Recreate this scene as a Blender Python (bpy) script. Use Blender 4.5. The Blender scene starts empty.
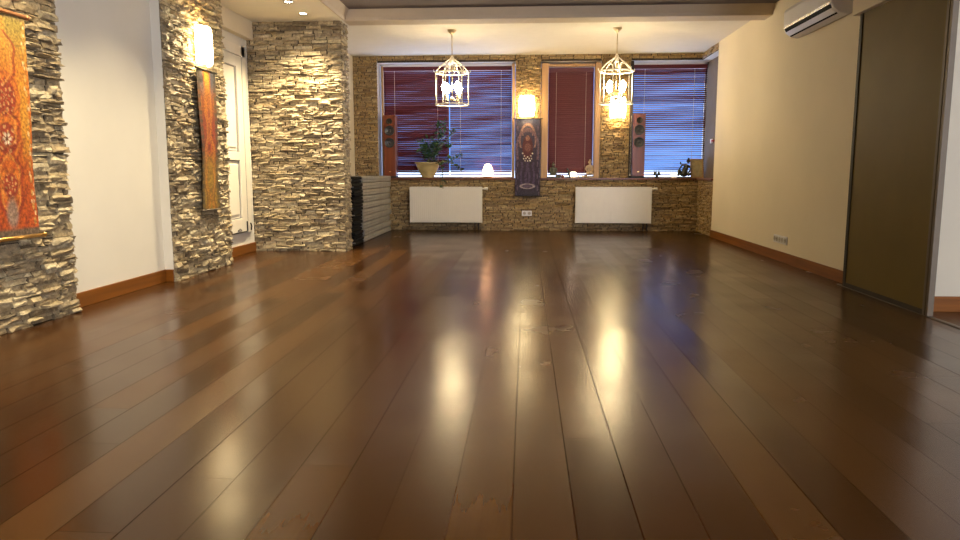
import bpy, bmesh, math, random
from mathutils import Vector, Matrix
PI = math.pi
sc = bpy.context.scene
COL = sc.collection

# ------------------------------------------------------------------ materials
def new_mat(name):
    m = bpy.data.materials.new(name); m.use_nodes = True
    nt = m.node_tree; b = nt.nodes['Principled BSDF']
    return m, nt, b

def N(nt, typ, **kw):
    n = nt.nodes.new(typ)
    for k, v in kw.items(): setattr(n, k, v)
    return n

def ramp(nt, stops, fac, interp='LINEAR'):
    r = N(nt, 'ShaderNodeValToRGB'); r.color_ramp.interpolation = interp
    e = r.color_ramp.elements
    while len(e) < len(stops): e.new(0.5)
    for i, (p, c) in enumerate(stops):
        e[i].position = p; e[i].color = (*c, 1)
    nt.links.new(fac, r.inputs['Fac'])
    return r.outputs['Color']

def math_n(nt, op, a, b=None, c=None):
    n = N(nt, 'ShaderNodeMath', operation=op)
    for i, v in enumerate((a, b, c)):
        if v is None: continue
        if hasattr(v, 'is_output'): nt.links.new(v, n.inputs[i])
        else: n.inputs[i].default_value = v
    return n.outputs[0]

def simple(name, col, rough=.6, metal=0., var=.08, scale=8., bump=0., bscale=60., spec=.5, coat=0.):
    """Principled surface with a little procedural tone variation and optional fine bump."""
    m, nt, b = new_mat(name)
    tc = N(nt, 'ShaderNodeTexCoord')
    nz = N(nt, 'ShaderNodeTexNoise'); nz.inputs['Scale'].default_value = scale; nz.inputs['Detail'].default_value = 4
    nt.links.new(tc.outputs['Object'], nz.inputs['Vector'])
    lo = tuple(c * (1 - var) for c in col); hi = tuple(min(1, c * (1 + var)) for c in col)
    nt.links.new(ramp(nt, [(.3, lo), (.7, hi)], nz.outputs['Fac']), b.inputs['Base Color'])
    b.inputs['Roughness'].default_value = rough; b.inputs['Metallic'].default_value = metal
    b.inputs['Specular IOR Level'].default_value = spec
    if coat: b.inputs['Coat Weight'].default_value = coat; b.inputs['Coat Roughness'].default_value = .1
    if bump:
        n2 = N(nt, 'ShaderNodeTexNoise'); n2.inputs['Scale'].default_value = bscale; n2.inputs['Detail'].default_value = 3
        nt.links.new(tc.outputs['Object'], n2.inputs['Vector'])
        bp = N(nt, 'ShaderNodeBump'); bp.inputs['Strength'].default_value = bump; bp.inputs['Distance'].default_value = .01
        nt.links.new(n2.outputs['Fac'], bp.inputs['Height']); nt.links.new(bp.outputs['Normal'], b.inputs['Normal'])
    return m

def wood(name, c1, c2, rough=.4, axis='X', scale=3., spec=.5):
    m, nt, b = new_mat(name)
    tc = N(nt, 'ShaderNodeTexCoord'); mp = N(nt, 'ShaderNodeMapping')
    s = {'X': (scale * .25, scale * 6, scale * 6), 'Y': (scale * 6, scale * .25, scale * 6), 'Z': (scale * 6, scale * 6, scale * .25)}[axis]
    mp.inputs['Scale'].default_value = s
    nt.links.new(tc.outputs['Object'], mp.inputs['Vector'])
    nz = N(nt, 'ShaderNodeTexNoise'); nz.inputs['Scale'].default_value = 2.; nz.inputs['Detail'].default_value = 6
    nt.links.new(mp.outputs['Vector'], nz.inputs['Vector'])
    nt.links.new(ramp(nt, [(.3, c1), (.7, c2)], nz.outputs['Fac']), b.inputs['Base Color'])
    b.inputs['Roughness'].default_value = rough; b.inputs['Specular IOR Level'].default_value = spec
    return m

def emit(name, col, s):
    m, nt, b = new_mat(name)
    b.inputs['Base Color'].default_value = (*[min(1, c) for c in col], 1)
    b.inputs['Emission Color'].default_value = (*col, 1); b.inputs['Emission Strength'].default_value = s
    return m

def stone_mat(name, cols, val=1.):
    m, nt, b = new_mat(name)
    geo = N(nt, 'ShaderNodeNewGeometry'); tc = N(nt, 'ShaderNodeTexCoord')
    base = ramp(nt, [(i / (len(cols) - 1), tuple(v * val for v in c)) for i, c in enumerate(cols)], geo.outputs['Random Per Island'])
    nz = N(nt, 'ShaderNodeTexNoise'); nz.inputs['Scale'].default_value = 28; nz.inputs['Detail'].default_value = 6; nz.inputs['Roughness'].default_value = .7
    nt.links.new(tc.outputs['Object'], nz.inputs['Vector'])
    tone = ramp(nt, [(.25, (.45, .4, .33)), (.5, (.95, .93, .9)), (.72, (1.45, 1.42, 1.35))], nz.outputs['Fac'])
    mx = N(nt, 'ShaderNodeMix', data_type='RGBA', blend_type='MULTIPLY'); mx.inputs['Factor'].default_value = 1
    nt.links.new(base, mx.inputs['A']); nt.links.new(tone, mx.inputs['B'])
    nt.links.new(mx.outputs['Result'], b.inputs['Base Color'])
    b.inputs['Roughness'].default_value = .5; b.inputs['Specular IOR Level'].default_value = .55
    n2 = N(nt, 'ShaderNodeTexNoise'); n2.inputs['Scale'].default_value = 70; n2.inputs['Detail'].default_value = 5
    nt.links.new(tc.outputs['Object'], n2.inputs['Vector'])
    bp = N(nt, 'ShaderNodeBump'); bp.inputs['Strength'].default_value = .55; bp.inputs['Distance'].default_value = .012
    nt.links.new(n2.outputs['Fac'], bp.inputs['Height']); nt.links.new(bp.outputs['Normal'], b.inputs['Normal'])
    return m

def floor_mat():
    m, nt, b = new_mat('dark_oak_planks')
    PW, PL = .1825, 3.4
    tc = N(nt, 'ShaderNodeTexCoord'); sp = N(nt, 'ShaderNodeSeparateXYZ')
    nt.links.new(tc.outputs['Object'], sp.inputs[0])
    X, Y = sp.outputs[0], sp.outputs[1]
    xr = math_n(nt, 'DIVIDE', math_n(nt, 'ADD', X, .0325 + .1825 * 110), PW)
    row = math_n(nt, 'FLOOR', xr); fx = math_n(nt, 'FRACT', xr)
    w1 = N(nt, 'ShaderNodeTexWhiteNoise', noise_dimensions='1D'); nt.links.new(row, w1.inputs['W'])
    yr = math_n(nt, 'ADD', math_n(nt, 'DIVIDE', math_n(nt, 'ADD', Y, 40.), PL), math_n(nt, 'MULTIPLY', w1.outputs['Value'], 7.))
    pl = math_n(nt, 'FLOOR', yr); fy = math_n(nt, 'FRACT', yr)
    cv = N(nt, 'ShaderNodeCombineXYZ'); nt.links.new(row, cv.inputs[0]); nt.links.new(pl, cv.inputs[1])
    w2 = N(nt, 'ShaderNodeTexWhiteNoise', noise_dimensions='3D'); nt.links.new(cv.outputs[0], w2.inputs['Vector'])
    rnd = w2.outputs['Value']
    base = ramp(nt, [(0., (.032, .0115, .0020)), (.35, (.044, .0160, .0027)), (.7, (.056, .0215, .0036)), (1., (.076, .031, .0056))], rnd)
    # grain
    mp = N(nt, 'ShaderNodeMapping'); mp.inputs['Scale'].default_value = (26, 1.3, 1)
    off = N(nt, 'ShaderNodeVectorMath', operation='ADD'); nt.links.new(tc.outputs['Object'], off.inputs[0]); nt.links.new(w2.outputs['Color'], off.inputs[1])
    nt.links.new(off.outputs[0], mp.inputs['Vector'])
    g = N(nt, 'ShaderNodeTexNoise'); g.inputs['Scale'].default_value = 1.6; g.inputs['Detail'].default_value = 2; g.inputs['Roughness'].default_value = .65
    nt.links.new(mp.outputs[0], g.inputs['Vector'])
    gt = ramp(nt, [(.3, (.92, .90, .88)), (.65, (1.04, 1.04, 1.04))], g.outputs['Fac'])
    mx = N(nt, 'ShaderNodeMix', data_type='RGBA', blend_type='MULTIPLY'); mx.inputs['Factor'].default_value = 1
    nt.links.new(base, mx.inputs['A']); nt.links.new(gt, mx.inputs['B'])
    # seams
    ex = math_n(nt, 'MULTIPLY', math_n(nt, 'MINIMUM', fx, math_n(nt, 'SUBTRACT', 1., fx)), PW)
    ey = math_n(nt, 'MULTIPLY', math_n(nt, 'MINIMUM', fy, math_n(nt, 'SUBTRACT', 1., fy)), PL)
    e = math_n(nt, 'MINIMUM', ex, math_n(nt, 'ADD', ey, .0018))
    seam = N(nt, 'ShaderNodeMapRange', interpolation_type='SMOOTHSTEP'); seam.inputs['From Min'].default_value = .0012; seam.inputs['From Max'].default_value = .0042
    nt.links.new(e, seam.inputs['Value'])
    m2 = N(nt, 'ShaderNodeMix', data_type='RGBA', blend_type='MULTIPLY'); m2.inputs['Factor'].default_value = 1
    nt.links.new(mx.outputs['Result'], m2.inputs['A'])
    sv = math_n(nt, 'MAXIMUM', seam.outputs[0], math_n(nt, 'MULTIPLY', w1.outputs['Value'], .95))
    nt.links.new(ramp(nt, [(0, (.42, .38, .34)), (1, (1, 1, 1))], sv), m2.inputs['B'])
    nt.links.new(m2.outputs['Result'], b.inputs['Base Color'])
    # satin varnish, every board a little different and very slightly tilted
    sm = N(nt, 'ShaderNodeTexNoise'); sm.inputs['Scale'].default_value = 1.7; sm.inputs['Detail'].default_value = 5
    nt.links.new(tc.outputs['Object'], sm.inputs['Vector'])
    nt.links.new(math_n(nt, 'MULTIPLY', sv, .33), b.inputs['Specular IOR Level'])
    r = math_n(nt, 'ADD', math_n(nt, 'ADD', math_n(nt, 'MULTIPLY', rnd, .06), .20), math_n(nt, 'MULTIPLY', math_n(nt, 'SUBTRACT', sm.outputs['Fac'], .5), .16))
    nt.links.new(r, b.inputs['Roughness'])
    hb = math_n(nt, 'MULTIPLY', seam.outputs[0], .25)
    bp = N(nt, 'ShaderNodeBump'); bp.inputs['Strength'].default_value = .2; bp.inputs['Distance'].default_value = .001
    nt.links.new(hb, bp.inputs['Height'])
    sh = N(nt, 'ShaderNodeVectorMath', operation='SUBTRACT'); nt.links.new(w2.outputs['Color'], sh.inputs[0]); sh.inputs[1].default_value = (.5, .5, .5)
    sl = N(nt, 'ShaderNodeVectorMath', operation='MULTIPLY'); nt.links.new(sh.outputs[0], sl.inputs[0]); sl.inputs[1].default_value = (.050, .008, 0)
    ad = N(nt, 'ShaderNodeVectorMath', operation='ADD'); nt.links.new(bp.outputs[0], ad.inputs[0]); nt.links.new(sl.outputs[0], ad.inputs[1])
    nm = N(nt, 'ShaderNodeVectorMath', operation='NORMALIZE'); nt.links.new(ad.outputs[0], nm.inputs[0])
    nt.links.new(nm.outputs[0], b.inputs['Normal'])
    return m

def vcol_mat(name, rough=.75, bump=.3):
    m, nt, b = new_mat(name)
    at = N(nt, 'ShaderNodeVertexColor', layer_name='weave')
    tc = N(nt, 'ShaderNodeTexCoord')
    nz = N(nt, 'ShaderNodeTexNoise'); nz.inputs['Scale'].default_value = 55; nz.inputs['Detail'].default_value = 3
    nt.links.new(tc.outputs['Object'], nz.inputs['Vector'])
    mx = N(nt, 'ShaderNodeMix', data_type='RGBA', blend_type='MULTIPLY'); mx.inputs['Factor'].default_value = 1
    nt.links.new(at.outputs['Color'], mx.inputs['A'])
    nt.links.new(ramp(nt, [(.32, (.42, .38, .36)), (.68, (1.2, 1.2, 1.15))], nz.outputs['Fac']), mx.inputs['B'])
    nt.links.new(mx.outputs['Result'], b.inputs['Base Color'])
    b.inputs['Roughness'].default_value = rough
    bp = N(nt, 'ShaderNodeBump'); bp.inputs['Strength'].default_value = bump; bp.inputs['Distance'].default_value = .004
    nt.links.new(nz.outputs['Fac'], bp.inputs['Height']); nt.links.new(bp.outputs['Normal'], b.inputs['Normal'])
    return m

def glass_mat():
    m = bpy.data.materials.new('window_glass'); m.use_nodes = True; nt = m.node_tree; nt.nodes.clear()
    o = N(nt, 'ShaderNodeOutputMaterial'); mx = N(nt, 'ShaderNodeMixShader'); mx.inputs[0].default_value = .03
    t = N(nt, 'ShaderNodeBsdfTransparent'); g = N(nt, 'ShaderNodeBsdfGlossy'); g.inputs['Roughness'].default_value = .02
    nt.links.new(t.outputs[0], mx.inputs[1]); nt.links.new(g.outputs[0], mx.inputs[2]); nt.links.new(mx.outputs[0], o.inputs[0])
    return m

STONES = [(.19, .14, .075), (.42, .345, .21), (.27, .21, .125), (.53, .45, .29), (.22, .17, .105), (.36, .28, .155), (.47, .41, .28), (.15, .11, .06), (.33, .27, .175)]
STONES_OCHRE = [(.27, .17, .065), (.42, .29, .12), (.33, .22, .095), (.46, .34, .16), (.28, .185, .08), (.40, .26, .095), (.50, .38, .19), (.20, .12, .05)]
M = dict(
    stone=stone_mat('ledge_stone', STONES, 1.0),
    stone_back=stone_mat('ochre_ledge_stone', STONES_OCHRE, .8),
    grout=simple('stone_backing', (.05, .036, .022), .95, var=.2, scale=20),
    white=simple('white_wall_paint', (.73, .70, .61), .85, var=.025, scale=2.2, bump=.05, bscale=180),
    cream=simple('cream_wall_paint', (.70, .62, .46), .8, var=.03, scale=1.5, bump=.05, bscale=180),
    ceil=simple('ceiling_paint', (.70, .65, .55), .9, var=.02),
    coffer=simple('grey_ceiling_paint', (.15, .125, .125), .9, var=.05, scale=1.5),
    mould=simple('moulding_paint', (.52, .43, .31), .7, var=.03),
    floor=floor_mat(),
    base=wood('baseboard_wood', (.15, .048, .006), (.23, .078, .009), .42, 'Y', 3., .25),
    basex=wood('baseboard_wood_across', (.15, .048, .006), (.23, .078, .009), .42, 'X', 3., .25),
    sill=wood('dark_sill_wood', (.11, .035, .014), (.19, .065, .025), .35, 'X'),
    frame=wood('window_frame_wood', (.36, .20, .07), (.48, .28, .11), .45, 'Z'),
    white_trim=simple('white_trim', (.74, .72, .68), .5, var=.02),
    door_white=simple('white_door_paint', (.78, .73, .62), .45, var=.02),
    dark_line=simple('dark_gap', (.06, .05, .045), .7),
    niche=simple('taupe_niche_paint', (.14, .105, .075), .8),
    blind=wood('maroon_slats', (.085, .012, .018), (.12, .018, .024), .5, 'X', 2., .3),
    blind_red=wood('maroon_closed_slats', (.105, .012, .016), (.125, .016, .02), .45, 'X', 2.),
    cord=simple('pale_cord', (.55, .42, .36), .8),
    brass=simple('pale_brass', (.60, .50, .32), .28, metal=1., var=.05),
    ivory=simple('ivory_metal', (.82, .76, .62), .35, var=.03),
    gold=simple('gold_rod', (.85, .55, .18), .3, metal=1., var=.05),
    copper=simple('copper_rod', (.62, .28, .12), .4, metal=.7),
    darkmetal=simple('dark_metal', (.05, .045, .04), .45, metal=.6),
    alu=simple('bronze_aluminium', (.13, .10, .065), .55, metal=.3),
    slide=simple('brown_olive_panel', (.135, .092, .020), .6, var=.06, scale=3, spec=.2),
    stile=simple('dark_bronze_profile', (.04, .032, .024), .65, spec=.2),
    rad=simple('radiator_enamel', (.78, .73, .62), .35, var=.015),
    radgrey=simple('radiator_grille', (.45, .41, .35), .45),
    acw=simple('white_plastic', (.74, .73, .74), .4, var=.015),
    acd=simple('dark_outlet', (.012, .011, .010), .8, spec=.1),
    chrome=simple('bright_metal', (.75, .73, .7), .25, metal=1.),
    cherry=wood('cherry_veneer', (.13, .030, .010), (.20, .048, .016), .35, 'Z'),
    black=simple('black_rubber', (.018, .017, .017), .55),
    cone=simple('speaker_cone', (.03, .03, .032), .35),
    matgrey=simple('grey_mat_cover', (.27, .255, .225), .8, var=.12, scale=9, bump=.25, bscale=120),
    matblack=simple('black_mat_cover', (.007, .007, .0075), .85, var=.25, scale=14, bump=.3, bscale=90, spec=.15),
    strap=simple('grey_strap', (.22, .21, .20), .7),
    pot=simple('ochre_glazed_clay', (.40, .31, .14), .4, var=.12, scale=12),
    soil=simple('potting_soil', (.045, .03, .02), .95, var=.3, scale=60, bump=.6),
    bark=simple('grey_green_stem', (.10, .10, .05), .8, var=.25, scale=40),
    leaf=simple('dark_green_leaf', (.04, .085, .03), .45, var=.35, scale=14),
    bronze=simple('dark_bronze_statue', (.045, .045, .035), .4, metal=.5, var=.3, scale=30),
    verd=simple('green_stone_statue', (.075, .075, .05), .5, var=.3, scale=30),
    beige=simple('beige_stone_statue', (.42, .30, .18), .6, var=.15, scale=30),
    pic=simple('golden_brown_print', (.46, .38, .20), .6, var=.25, scale=14),
    pic2=simple('pale_print_motif', (.44, .38, .22), .6, var=.2, scale=20),
    picframe=simple('dark_picture_frame', (.05, .035, .02), .4),
    glass=glass_mat(),
    cloth=vcol_mat('woven_hanging'),
    red=simple('red_plastic', (.35, .03, .02), .5),
    bulb=emit('bulb_glow', (1., .79, .46), 105.),
    shade=emit('sconce_glow', (1., .78, .42), 29.),
    dome=emit('salt_lamp_glow', (1., .52, .27), 10.),
    candle=emit('candle_glow', (1., .80, .60), 7.),
    spotglow=emit('downlight_glow', (1., .88, .68), 60.),
)

# ------------------------------------------------------------------ mesh helpers
class B:
    def __init__(self): self.bm = bmesh.new()
    def box(self, x0, x1, y0, y1, z0, z1, bev=0., rot=None):
        r = bmesh.ops.create_cube(self.bm, size=1.)
        vs = r['verts']
        bmesh.ops.scale(self.bm, vec=(abs(x1 - x0), abs(y1 - y0), abs(z1 - z0)), verts=vs)
        if bev:
            es = list({e for v in vs for e in v.link_edges})
            q = bmesh.ops.bevel(self.bm, geom=es, offset=bev, segments=2, affect='EDGES', profile=.6)
            vs = list({v for f in q['faces'] for v in f.verts} | {v for v in vs if v.is_valid})
        if rot is not None: bmesh.ops.rotate(self.bm, cent=(0, 0, 0), matrix=rot, verts=vs)
        bmesh.ops.translate(self.bm, vec=((x0 + x1) / 2, (y0 + y1) / 2, (z0 + z1) / 2), verts=vs)
        return self
    def tube(self, pts, rad, seg=8, cap=True, closed=False):
        pts = [Vector(p) for p in pts]; n = len(pts)
        rads = rad if isinstance(rad, (list, tuple)) else [rad] * n
        rings = []; ref = None
        for i, p in enumerate(pts):
            if closed: t = pts[(i + 1) % n] - pts[i - 1]
            else: t = pts[min(i + 1, n - 1)] - pts[max(i - 1, 0)]
            t = t.normalized() if t.length > 1e-9 else Vector((0, 0, 1))
            if ref is None: ref = Vector((1, 0, 0)) if abs(t.x) < .8 else Vector((0, 1, 0))
            a = (ref - t * ref.dot(t))
            if a.length < 1e-5: a = t.orthogonal()
            a.normalize(); ref = a; b = t.cross(a)
            rings.append([self.bm.verts.new(p + (a * math.cos(2 * PI * k / seg) + b * math.sin(2 * PI * k / seg)) * rads[i]) for k in range(seg)])
        m = n if closed else n - 1
        for i in range(m):
            r0, r1 = rings[i], rings[(i + 1) % n]
            for k in range(seg): self.bm.faces.new((r0[k], r0[(k + 1) % seg], r1[(k + 1) % seg], r1[k]))
        if cap and not closed:
            self.bm.faces.new(rings[0][::-1]); self.bm.faces.new(rings[-1])
        return self
    def lathe(self, prof, seg=20, c=(0, 0, 0), sx=1., sy=1.):
        """prof: (r, z) pairs from bottom to top"""
        rings = []
        for r, z in prof:
            if r < 1e-6: rings.append([self.bm.verts.new((c[0], c[1], c[2] + z))])
            else: rings.append([self.bm.verts.new((c[0] + r * sx * math.cos(2 * PI * k / seg), c[1] + r * sy * math.sin(2 * PI * k / seg), c[2] + z)) for k in range(seg)])
        for a, b in zip(rings, rings[1:]):
            for k in range(seg):
                k2 = (k + 1) % seg
                if len(a) == 1 and len(b) == 1: continue
                if len(a) == 1: self.bm.faces.new((a[0], b[k2], b[k]))
                elif len(b) == 1: self.bm.faces.new((a[k], a[k2], b[0]))
                else: self.bm.faces.new((a[k], a[k2], b[k2], b[k]))
        if len(rings[0]) > 1: self.bm.faces.new(rings[0][::-1])
        if len(rings[-1]) > 1: self.bm.faces.new(rings[-1])
        return self
    def ball(self, c, r, sub=2, s=(1, 1, 1)):
        q = bmesh.ops.create_icosphere(self.bm, subdivisions=sub, radius=r)
        bmesh.ops.scale(self.bm, vec=s, verts=q['verts']); bmesh.ops.translate(self.bm, vec=c, verts=q['verts'])
        return self
    def poly(self, pts):
        self.bm.faces.new([self.bm.verts.new(p) for p in pts]); return self
    def prism(self, pts, d):
        """closed polygon pts extruded along vector d"""
        d = Vector(d); a = [self.bm.verts.new(p) for p in pts]; b = [self.bm.verts.new(Vector(p) + d) for p in pts]
        n = len(a)
        self.bm.faces.new(a[::-1]); self.bm.faces.new(b)
        for i in range(n): self.bm.faces.new((a[i], a[(i + 1) % n], b[(i + 1) % n], b[i]))
        return self

def obj(name, b, mat, parent=None, smooth=False, loc=None):
    bm = b.bm if isinstance(b, B) else b
    bmesh.ops.recalc_face_normals(bm, faces=bm.faces)
    me = bpy.data.meshes.new(name); bm.to_mesh(me); bm.free()
    if smooth:
        for p in me.polygons: p.use_smooth = True
    for m in (mat if isinstance(mat, (list, tuple)) else [mat]): me.materials.append(m)
    o = bpy.data.objects.new(name, me); COL.objects.link(o)
    if loc is not None: o.location = loc
    if parent is not None: o.parent = parent
    return o

def auto(o, ang=35):
    try:
        o.data.set_sharp_from_angle(angle=math.radians(ang))
    except Exception: pass
    return o

def tag(o, label, cat, group=None):
    o['label'] = label; o['category'] = cat
    if group: o['group'] = group
    return o

def thing(name, label, cat, loc=(0, 0, 0), rz=0., group=None):
    o = bpy.data.objects.new(name, None); COL.objects.link(o); o.empty_display_size = .1
    o.location = loc; o.rotation_euler = (0, 0, rz)
    return tag(o, label, cat, group)

def dup(root, loc, label=None, rz=None):
    r = root.copy(); COL.objects.link(r); r.location = loc
    if rz is not None: r.rotation_euler = (0, 0, rz)
    if label: r['label'] = label
    for ch in list(root.children):
        c = ch.copy(); COL.objects.link(c); c.parent = r
        for g in list(ch.children):
            d = g.copy(); COL.objects.link(d); d.parent = c
    return r

def split_mat(o, white_axis):
    '''second material on faces whose normal runs along the given axis (plastered reveals)'''
    for p in o.data.polygons:
        if abs(p.normal[white_axis]) > .5: p.material_index = 1
    return o

def struct(name, b, mat, parent=None, smooth=False):
    o = obj(name, b, mat, parent, smooth)
    if parent is None: o['kind'] = 'structure'
    return o

# ------------------------------------------------------------------ stacked ledge stone
def stones(bm, O, U, Nn, w, h, seed, cmin=.03, cmax=.06, lmin=.10, lmax=.38, dmin=.008, dmax=.042, ends=0.):
    """rows of split stone on the plane through O, running along U and up Z, facing Nn"""
    R = random.Random(seed); O = Vector(O); U = Vector(U).normalized(); Nn = Vector(Nn).normalized(); Z = Vector((0, 0, 1))
    def P(u, v, d): return bm.verts.new(O + U * u + Z * v + Nn * d)
    def one(u0, u1, v0, v1):
        if u1 - u0 < .02 or v1 - v0 < .006: return
        d = dmin + (dmax - dmin) * (R.random() ** 1.3)
        tu = R.uniform(-.35, .35) * .02; tv = R.uniform(-.1, .9) * .014
        nu = max(2, min(6, int((u1 - u0) / .05))); nv = 2
        us = [u0 + (u1 - u0) * i / nu + (R.uniform(-.3, .3) * (u1 - u0) / nu if 0 < i < nu else 0) for i in range(nu + 1)]
        g = []
        for j in range(nv + 1):
            rowv = []
            for i in range(nu + 1):
                edge = i in (0, nu) or j in (0, nv)
                uu = us[i]; vv = v0 + (v1 - v0) * j / nv
                if i == 0: uu += R.uniform(.002, .010)
                if i == nu: uu -= R.uniform(.002, .010)
                vv += R.uniform(-1, 1) * (v1 - v0) * (.10 if edge else .18)
                if j == 0: vv = max(vv, v0 + .001) + .001
                if j == nv: vv = min(vv, v1 - .001) - .001
                dd = d + tu * (2 * i / nu - 1) - tv * (2 * j / nv - 1) + R.uniform(-.009, .009)
                if edge: dd *= R.uniform(.35, .9)
                rowv.append(P(uu, vv, max(.003, dd)))
            g.append(rowv)
        for j in range(nv):
            for i in range(nu): bm.faces.new((g[j][i], g[j][i + 1], g[j + 1][i + 1], g[j + 1][i]))
        loop = [g[0][i] for i in range(nu + 1)] + [g[j][nu] for j in range(1, nv + 1)] + [g[nv][i] for i in range(nu - 1, -1, -1)] + [g[j][0] for j in range(nv - 1, 0, -1)]
        back = []
        for v in loop:
            q = v.co - O; back.append(bm.verts.new(v.co - Nn * (q.dot(Nn) + .004)))
        n = len(loop)
        for i in range(n): bm.faces.new((loop[i], back[i], back[(i + 1) % n], loop[(i + 1) % n]))
    v = 0.
    while v < h - .004:
        ch = min(R.uniform(cmin, cmax), h - v)
        if h - v - ch < cmin * .6: ch = h - v
        u = -R.uniform(0, ends)
        first = True
        while u < w - .004:
            L = R.uniform(lmin, lmax) * (R.uniform(.3, .9) if first else 1); first = False
            L = min(L, w + R.uniform(0, ends) - u)
            if w - u - L < lmin * .6: L = w + R.uniform(0, ends) - u
            q_ = ch * .22; j0, j1 = R.uniform(-q_, q_ * .4), R.uniform(-q_ * .4, q_)
            if ch > .042 and R.random() < .35:
                s = v + ch * R.uniform(.38, .62); one(u, u + L, v + j0, s); one(u, u + L, s, v + ch + j1)
            else: one(u, u + L, v + j0, v + ch + j1)
            u += L
        v += ch
    return bm

# ------------------------------------------------------------------ dimensions (metres; camera stands at the origin, +Y is along the hall)
XL, XR = -3.31, 2.88            # left plaster, right wall
YB = 12.48                      # back knee wall and piers
YG = 12.76                      # window plane
ZC, ZK, ZA = 2.83, 2.95, 2.94   # soffit, coffer, alcove ceiling
ZS = .90                        # sill
Y0 = -2.6                       # wall behind the viewer

# ------------------------------------------------------------------ shell
struct('floor', B().box(-3.9, 4.7, Y0 - .2, YB + .5, -.1, 0), M['floor'])
struct('ceiling', B().box(-3.7, -2.24, Y0 - .2, 9.35, ZC, 3.15), M['ceil'])
struct('ceiling_coffer', B().box(-2.24, 4.7, Y0 - .2, 9.07, ZK, 3.15), M['coffer'])
struct('ceiling_alcove', B().box(-3.7, 3.3, 9.35, YB + .5, ZA, 3.15), M['ceil'])
struct('ceiling_beam', B().box(-2.24, 3.0, 9.07, 9.35, ZC, 3.15), M['mould'])
t = B()
t.prism([(-2.24, Y0, ZC), (-2.24, Y0, ZK), (-2.15, Y0, ZK), (-2.17, Y0, ZK - .03), (-2.21, Y0, ZC + .035), (-2.225, Y0, ZC)], (0, 9.07 - Y0, 0))
struct('trim_1', t, M['mould'])
t = B()
t.prism([(-2.2, 9.07, ZC), (-2.2, 9.07, ZK), (-2.2, 8.98, ZK), (-2.2, 9.0, ZK - .03), (-2.2, 9.04, ZC + .035), (-2.2, 9.055, ZC)], (5.08, 0, 0))
struct('trim_2', t, M['mould'])

# left side: plaster recess, two stone piers, panelled bay, partition
struct('wall_left', B().box(-3.7, XL, Y0, 6.42, 0, ZC), M['white'])
wl = struct('wall_left_pier', B().box(-3.7, -3.235, 2.6, 4.95, 0, ZC), M['grout'])
obj('stone_cladding', stones(bmesh.new(), (-3.235, 2.6, 0), (0, 1, 0), (1, 0, 0), 2.36, ZC, 11, .020, .050, .07, .28, .006, .058, .012), M['stone'], wl)
wl = split_mat(struct('wall_left_pier', B().box(-3.7, -3.225, 6.42, 7.74, 0, ZC), [M['grout'], M['white']]), 1)
obj('stone_cladding', stones(bmesh.new(), (-3.225, 6.425, 0), (0, 1, 0), (1, 0, 0), 1.31, ZC, 12, .022, .050, .07, .26, .010, .048, .012), M['stone'], wl)
struct('wall_left_bay', B().box(-3.7, -3.46, 7.74, 9.05, 0, ZC), M['white'])
struct('wall_left_bulkhead', B().box(-3.46, -3.375, 7.74, 9.05, 2.61, ZC), M['cream'])
wp = struct('wall_partition', B().box(-3.7, -2.28, 9.07, 9.36, 0, 2.95), M['grout'])
s = stones(bmesh.new(), (-3.46, 9.07, 0), (1, 0, 0), (0, -1, 0), 1.18, ZC, 13, .018, .042, .06, .26, .004, .050, .012)
stones(s, (-2.28, 9.07, 0), (0, 1, 0), (1, 0, 0), .29, ZC, 14, .022, .05, .08, .2, .006, .03, .01)
obj('stone_cladding', s, M['stone'], wp)
struct('wall_alcove_left', B().box(-3.7, -2.95, 9.36, YB + .5, 0, ZA), M['cream'])
t = B().box(XL, XL + .016, 5.0, 6.42, 0, .112, .004); struct('baseboard_left', t, M['base'])
struct('baseboard_left_return', B().box(XL + .016, -3.225, 6.402, 6.42, 0, .112, .004), M['basex'])
struct('baseboard_left_bay', B().box(-3.46, -3.443, 7.74, 9.05, 0, .112, .004), M['base'])

# panelled white door in the bay
d = B(); d.box(-3.46, -3.435, 8.80, 8.92, .26, 2.50, .004); d.box(-3.46, -3.435, 7.74, 8.92, 2.38, 2.50, .004)
dr = struct('door_1', d, M['door_white'])
lf = B()
ys = (7.74, 8.78)
lf.box(-3.46, -3.452, ys[0], ys[1], .27, 2.37)
lf.box(-3.46, -3.432, 8.62, 8.78, .27, 2.37, .003)
for z0, z1 in ((.27, .44), (1.14, 1.24), (2.24, 2.37)): lf.box(-3.46, -3.432, ys[0], 8.62, z0, z1, .003)
for z0, z1 in ((.49, 1.09), (1.29, 2.19)): lf.box(-3.452, -3.440, ys[0], 8.565, z0, z1, .008)
obj('door_leaf', lf, M['door_white'], dr)
gp = B()
for z0, z1 in ((.44, 1.14), (1.24, 2.24)):
    gp.box(-3.4525, -3.4495, 8.595, 8.62, z0, z1)
    gp.box(-3.4525, -3.4495, ys[0], 8.62, z0, z0 + .014); gp.box(-3.4525, -3.4495, ys[0], 8.62, z1 - .014, z1)
gp.box(-3.46, -3.434, 8.781, 8.799, .27, 2.38)
obj('panel_groove', gp, M['strap'], dr)
hb = B().tube([(-3.425, 7.9, .275), (-3.425, 8.72, .275), (-3.425, 8.74, .29), (-3.425, 8.74, .40)], .008, 6)
hb.tube([(-3.425, 8.45, .30), (-3.42, 8.50, .32), (-3.425, 8.56, .30)], .006, 6)
hb.tube([(-3.425, 8.86, .28), (-3.42, 8.87, .33), (-3.425, 8.85, .37)], .008, 6)
obj('floor_bolt', hb, M['darkmetal'], dr)

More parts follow.
